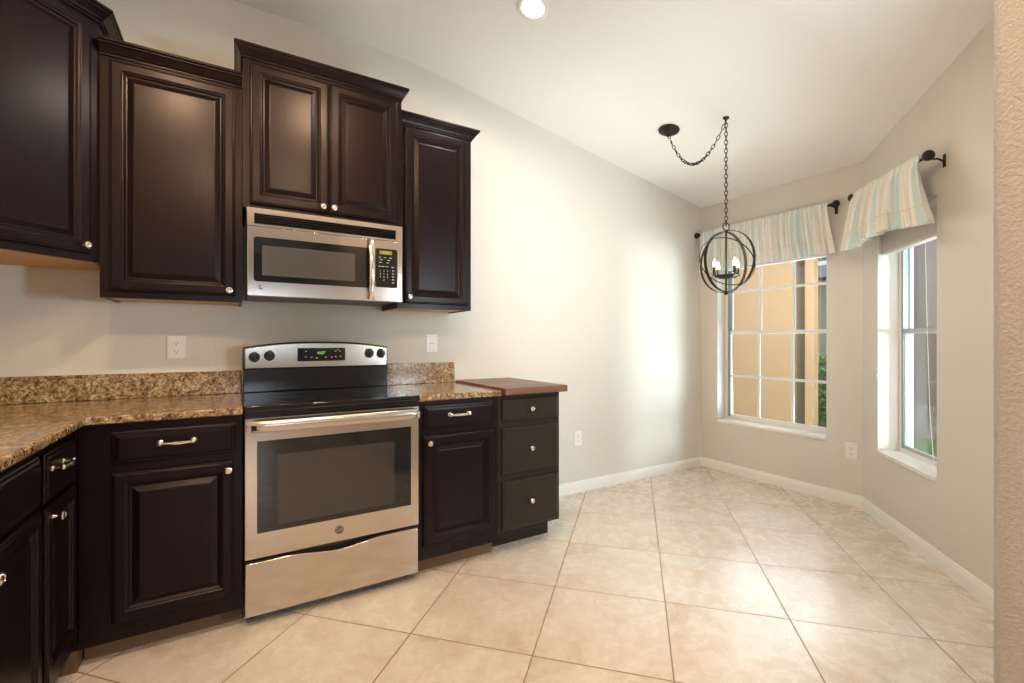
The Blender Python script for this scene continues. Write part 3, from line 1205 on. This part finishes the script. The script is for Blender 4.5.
# ------------------------------------------------------------------ raised blinds with cords
def blind(label, x0, x1, ox, oy, rz, zb, y0, cords):
    t = thing('window_blind', label, 'window blind', (ox, oy, 0), rz)
    MB().box(x0 + .004, x1 - .004, y0, y0 + .045, 1.950, 1.988).build('headrail', M['white'], t, bevel=.003)
    n = int((1.948 - zb - .022) / .0055)
    s = MB()
    for k in range(n):
        z = zb + .022 + k * .0055
        s.box(x0 + .008, x1 - .008, y0 - .002, y0 + .046, z, z + .0032)
    s.build('slat_stack', M['blind'], t, smooth=False)
    MB().box(x0 + .006, x1 - .006, y0 - .003, y0 + .047, zb, zb + .020).build('bottom_rail', M['blind'], t, bevel=.004)
    for pts, end in cords:
        c = MB().tube(pts, .0016, 6).build('pull_cord', M['cord'], t)
        if end:
            x, y, z = pts[-1]
            MB().lathe([(.0001, 0), (.004, 0), (.008, .016), (.007, .022), (.002, .028), (.0001, .028)], (x, y, z - .026), (0, 0, 1), 12).build('cord_tassel', M['white'], c)
    return t


blind('raised pale blind stacked at the top of the window behind the pendant', WC0, WC1, XC, YA, R(-90), 1.862, .060,
      [([(WC1 - .06, .05, 1.95), (WC1 - .07, .05, 1.2), (WC1 - .10, .055, .75), (WC1 - .15, .06, .485)], False)])
blind('raised pale blind stacked at the top of the narrow angled window', WD0, WD1, BEND.x, BEND.y, rzD, 1.775, .025,
      [([(WD0 + .022, -.006, 1.94), (WD0 + .020, -.006, 1.5), (WD0 + .018, -.006, 1.025)], True), ([(WD0 + .030, -.005, 1.94), (WD0 + .020, -.008, 1.5), (WD0 + .014, -.006, .98)], True),
       ([(.695, .03, 1.94), (.708, .035, 1.3), (.725, .04, .8), (.745, .05, .485)], False)])

# ------------------------------------------------------------------ pendant
hx, hy = 2.775, 1.868
hz = ceil_z(hx)
kx_, ky_ = 2.633, 2.215
kz_ = ceil_z(kx_)
tilt = Vector((-SL, 0, -1)).normalized()
t = thing('pendant_light', 'dark bronze orb pendant with candle bulbs hanging on a swagged chain', 'pendant light', (hx, hy, hz))


def pl_(x, y, z):
    return (x - hx, y - hy, z - hz)


MB().lathe([(.0001, 0), (.071, 0), (.073, .004), (.070, .010), (.060, .013), (.056, .020), (.036, .024), (.030, .034), (.012, .038), (.009, .052), (.0001, .053)],
           pl_(kx_, ky_, kz_ - .0005), tilt, 32).build('canopy', M['bronze'], t)
MB().lathe([(.0001, 0), (.020, 0), (.020, .004), (.010, .008), (.006, .022), (.0001, .023)], (0, 0, -.0005), tilt, 20).build('ceiling_hook', M['bronze'], t)


def chain(pts_fn, length, name, link=.036, w=.0078, r=.0029):
    n = int(length / (link * .78))
    mb = MB()
    for k in range(n + 1):
        s = k / n
        p = pts_fn(s)
        q = pts_fn(min(1, s + .01)) - pts_fn(max(0, s - .01))
        q.normalize()
        side = q.orthogonal().normalized()
        if k % 2:
            side = side.cross(q).normalized()
        ring = []
        for j in range(14):
            a = 2 * PI * j / 14
            ring.append(p + q * (math.cos(a) * link * .5) + side * (math.sin(a) * w * (1.15 if abs(math.cos(a)) < .7 else .95)))
        mb.tube(ring, r, 6, closed=True)
    return mb.build(name, M['bronze'], t)


SC = Vector(pl_(hx, hy, 1.727))
SR = .203
A_ = Vector((0, 0, -.022))
B_ = Vector(pl_(kx_, ky_, kz_ - .052))


def swag(s):
    p = A_.lerp(B_, s)
    p = p.copy()
    p.z -= .235 * (1 - (2 * s - 1) ** 2) * (1 + .25 * (s - .5))
    return p


chain(swag, .66, 'swag_chain')
top = SC.z + SR + .055
chain(lambda s: Vector((0, 0, -.024 + (top + .024) * s)), abs(top) - .02, 'drop_chain')
# loop, stem and rings
rg = [(SC.x + .026 * math.cos(a), SC.y + .018 * math.cos(a) * -.3, SC.z + SR + .030 + .026 * math.sin(a)) for a in [2 * PI * k / 24 for k in range(24)]]
MB().tube(rg, .0032, 8, True).build('hanging_loop', M['bronze'], t)
MB().tube([(0, 0, SC.z + SR + .010), (0, 0, SC.z - SR - .014)], .006, 12).build('stem', M['bronze'], t)
MB().lathe([(.0001, -.016), (.010, -.014), (.012, -.004), (.010, .004), (.0001, .006)], (0, 0, SC.z - SR), (0, 0, 1), 16).build('bottom_finial', M['bronze'], t)


def band(radius, rot, tiltx, name, width=.017, th=.0035):
    mb = MB()
    n = 72
    Mx = Matrix.Rotation(rot, 3, 'Z') @ Matrix.Rotation(tiltx, 3, 'X')
    loops = []
    for k in range(n + 1):
        a = 2 * PI * k / n
        rad = Vector((math.cos(a), 0, math.sin(a)))
        ax = Vector((0, 1, 0))
        sect = []
        for (u, v_) in ((-1, -1), (1, -1), (1, 1), (-1, 1)):
            p = rad * (radius + v_ * th / 2) + ax * (u * width / 2)
            sect.append(SC + Mx @ p)
        loops.append(sect)
    mb.rings(loops, False)
    return mb.build(name, M['bronze'], t)


ay = YAW - R(90)
ay = ay - R(25)
band(SR, ay - R(38), 0, 'orb_ring', .020)
band(SR - .005, ay + R(52), 0, 'orb_ring', .020)
band(SR - .022, ay - R(30), R(38), 'orb_ring', .007)
# candle cluster
MB().lathe([(.0001, -.012), (.020, -.012), (.045, -.006), (.075, .006), (.078, .009), (.045, .000), (.012, .002), (.010, .010), (.0001, .012)],
           (0, 0, SC.z - .100), (0, 0, 1), 28).build('candle_tray', M['bronze'], t)
for k in range(4):
    a = ay + R(35 + 90 * k)
    x, y = .085 * math.cos(a), .085 * math.sin(a)
    z = SC.z - .100
    cd = MB()
    cd.tube([(x * .3, y * .3, z - .002), (x * .8, y * .8, z + .000), (x, y, z + .012)], .005, 8)
    cd.lathe([(.0001, 0), (.017, 0), (.018, .004), (.011, .007), (.0095, .008), (.0095, .055), (.0001, .055)], (x, y, z + .008), (0, 0, 1), 16)
    c_ = cd.build('candle_arm', M['bronze'], t)
    MB().lathe([(.0001, 0), (.007, .001), (.0105, .012), (.0112, .020), (.0085, .032), (.004, .046), (.0010, .055), (.0001, .056)], (x, y, z + .063), (0, 0, 1), 16).build('candle_bulb', M['bulb'], c_)
pl = bpy.data.lights.new('pendant_glow', 'POINT')
pl.energy = 5
pl.color = (1, .82, .6)
pl.shadow_soft_size = .06
po = bpy.data.objects.new('pendant_glow', pl)
COL.objects.link(po)
po.location = (hx, hy, 1.727)


# ------------------------------------------------------------------ recessed ceiling lights
def can(label, x, y, power, group=None, color=(1.0, .69, .41)):
    z = ceil_z(x)
    t = thing('recessed_light', label, 'ceiling light', (x, y, z), 0, group)
    if x > XK:
        t.rotation_euler = (0, math.atan(SL), 0)
    MB().lathe([(.060, -.0005), (.082, -.0005), (.084, -.004), (.078, -.007), (.062, -.006), (.059, -.003)], (0, 0, 0), (0, 0, 1), 36, True).build('trim_ring', M['white'], t)
    MB().lathe([(.0001, -.001), (.058, -.001), (.052, -.006), (.030, -.010), (.0001, -.011)], (0, 0, 0), (0, 0, 1), 32).build('lamp_lens', M['lamp'], t)
    l = bpy.data.lights.new('can_light', 'SPOT')
    l.energy = power
    l.color = color
    l.spot_size = R(176)
    l.spot_blend = .35
    l.shadow_soft_size = .06
    o = bpy.data.objects.new('can_light', l)
    COL.objects.link(o)
    o.parent = t
    o.location = (0, 0, -.03)
    return t


can('round recessed ceiling light glowing at the top edge of the photo', 1.322, 1.988, 18, None, (1.0, .88, .74))
for (x, y) in ((-.35, .95), (.50, .95), (-.25, -.7), (.55, -.7)):  # unseen lights, added to light the kitchen
    can('added recessed kitchen ceiling light overhead, out of view', x, y, 58, 'added kitchen recessed lights')

# ------------------------------------------------------------------ outdoors
def rayd(u):
    a = (u - 512) / F
    return (math.cos(YAW) + a * math.sin(YAW), math.sin(YAW) - a * math.cos(YAW))


struct('ground', MB().box(4.3, 30, -14, 22, -.32, -.02), M['grass'], smooth=False)
t = thing('neighbor_house', 'tan stucco neighbouring house seen through the window behind the pendant', 'house', (6.5, 5.5, -.02))
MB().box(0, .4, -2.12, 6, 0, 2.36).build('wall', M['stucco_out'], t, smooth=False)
MB().box(.02, .40, -2.15, -2.121, 0, 2.36).build('recess_shade_sheet', M['stucco_brown'], t, smooth=False)  # thin brown sheet, the recess's shade put into its colour
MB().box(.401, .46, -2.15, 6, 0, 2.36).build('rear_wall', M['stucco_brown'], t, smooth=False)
MB().box(-.02, .12, -2.385, -2.28, 0, 2.36).build('corner_column', M['stucco_out'], t, bevel=.01)
rf = MB()
rf.add([(-.06, -2.6, 2.36), (.6, -2.6, 2.36), (.6, 6.5, 2.36), (-.06, 6.5, 2.36), (.25, -2.2, 2.47), (.25, 6.2, 2.47)],
       [(0, 3, 2, 1), (0, 1, 4), (1, 2, 5, 4), (2, 3, 5), (3, 0, 4, 5)])
rf.build('roof', M['roof'], t, smooth=False)
t = thing('neighbor_garage', 'brown stucco outbuilding wall seen through the narrow angled window', 'house', (7.4, 1.2, -.02))
MB().box(0, 3, -2.5, 1.62, 0, 2.9).build('wall', M['stucco_mauve'], t, smooth=False)
MB().box(-.05, 0, .2, .35, 0, 2.9).build('downspout', M['stucco_brown'], t, bevel=.01)
t = thing('distant_house', 'pale distant house with a grey roof at the right of the far window', 'house', (13.0, 6.6, -.02))
MB().box(-1, 5, -4, 3, 0, 2.75).build('wall', mat('pale_grey_stucco', (.62, .60, .55), .8), t, smooth=False)
rf = MB()
rf.add([(-1.5, -4.5, 2.7), (5.5, -4.5, 2.7), (5.5, 3.5, 2.7), (-1.5, 3.5, 2.7), (2, -1, 3.5), (2, 0.5, 3.5)],
       [(0, 3, 2, 1), (0, 1, 4), (1, 2, 5, 4), (2, 3, 5), (3, 0, 4, 5)])
rf.build('roof', M['roof'], t, smooth=False)
# leafy hedge
hb = MB()
rnd = random.Random(3)
dx, dy = rayd(820)
hcx, hcy = 7.55, dy / dx * 7.55
for k in range(1800):
    a = rnd.uniform(0, 2 * PI)
    rr = .30 * math.sqrt(rnd.random())
    z = rnd.uniform(-.02, 1.0)
    if z > .8:
        rr *= 1 - (z - .8) * 2.2
    c_ = Vector((rr * math.cos(a), rr * math.sin(a), z))
    u_ = Vector((rnd.uniform(-1, 1), rnd.uniform(-1, 1), rnd.uniform(-1, 1))).normalized()
    v_ = u_.orthogonal().normalized()
    s = rnd.uniform(.02, .045)
    hb.add([c_ - u_ * s, c_ + v_ * s * .5, c_ + u_ * s, c_ - v_ * s * .5], [(0, 1, 2, 3)])
me = bpy.data.meshes.new('hedge')
me.from_pydata(hb.v, [], hb.f)
me.materials.append(M['leaf'])
sh = bpy.data.objects.new('foliage', me)
COL.objects.link(sh)
t = thing('garden_shrub', 'bright green shrub outside at the right of the far window', 'shrub', (hcx, hcy, -.02))
sh.parent = t
st = MB()
for a in (0, 2.1, 4.2):
    st.tube([(.02 * math.cos(a), .02 * math.sin(a), 0), (.12 * math.cos(a), .12 * math.sin(a), .8)], .012, 6)
st.build('stem', M['toe'], t)
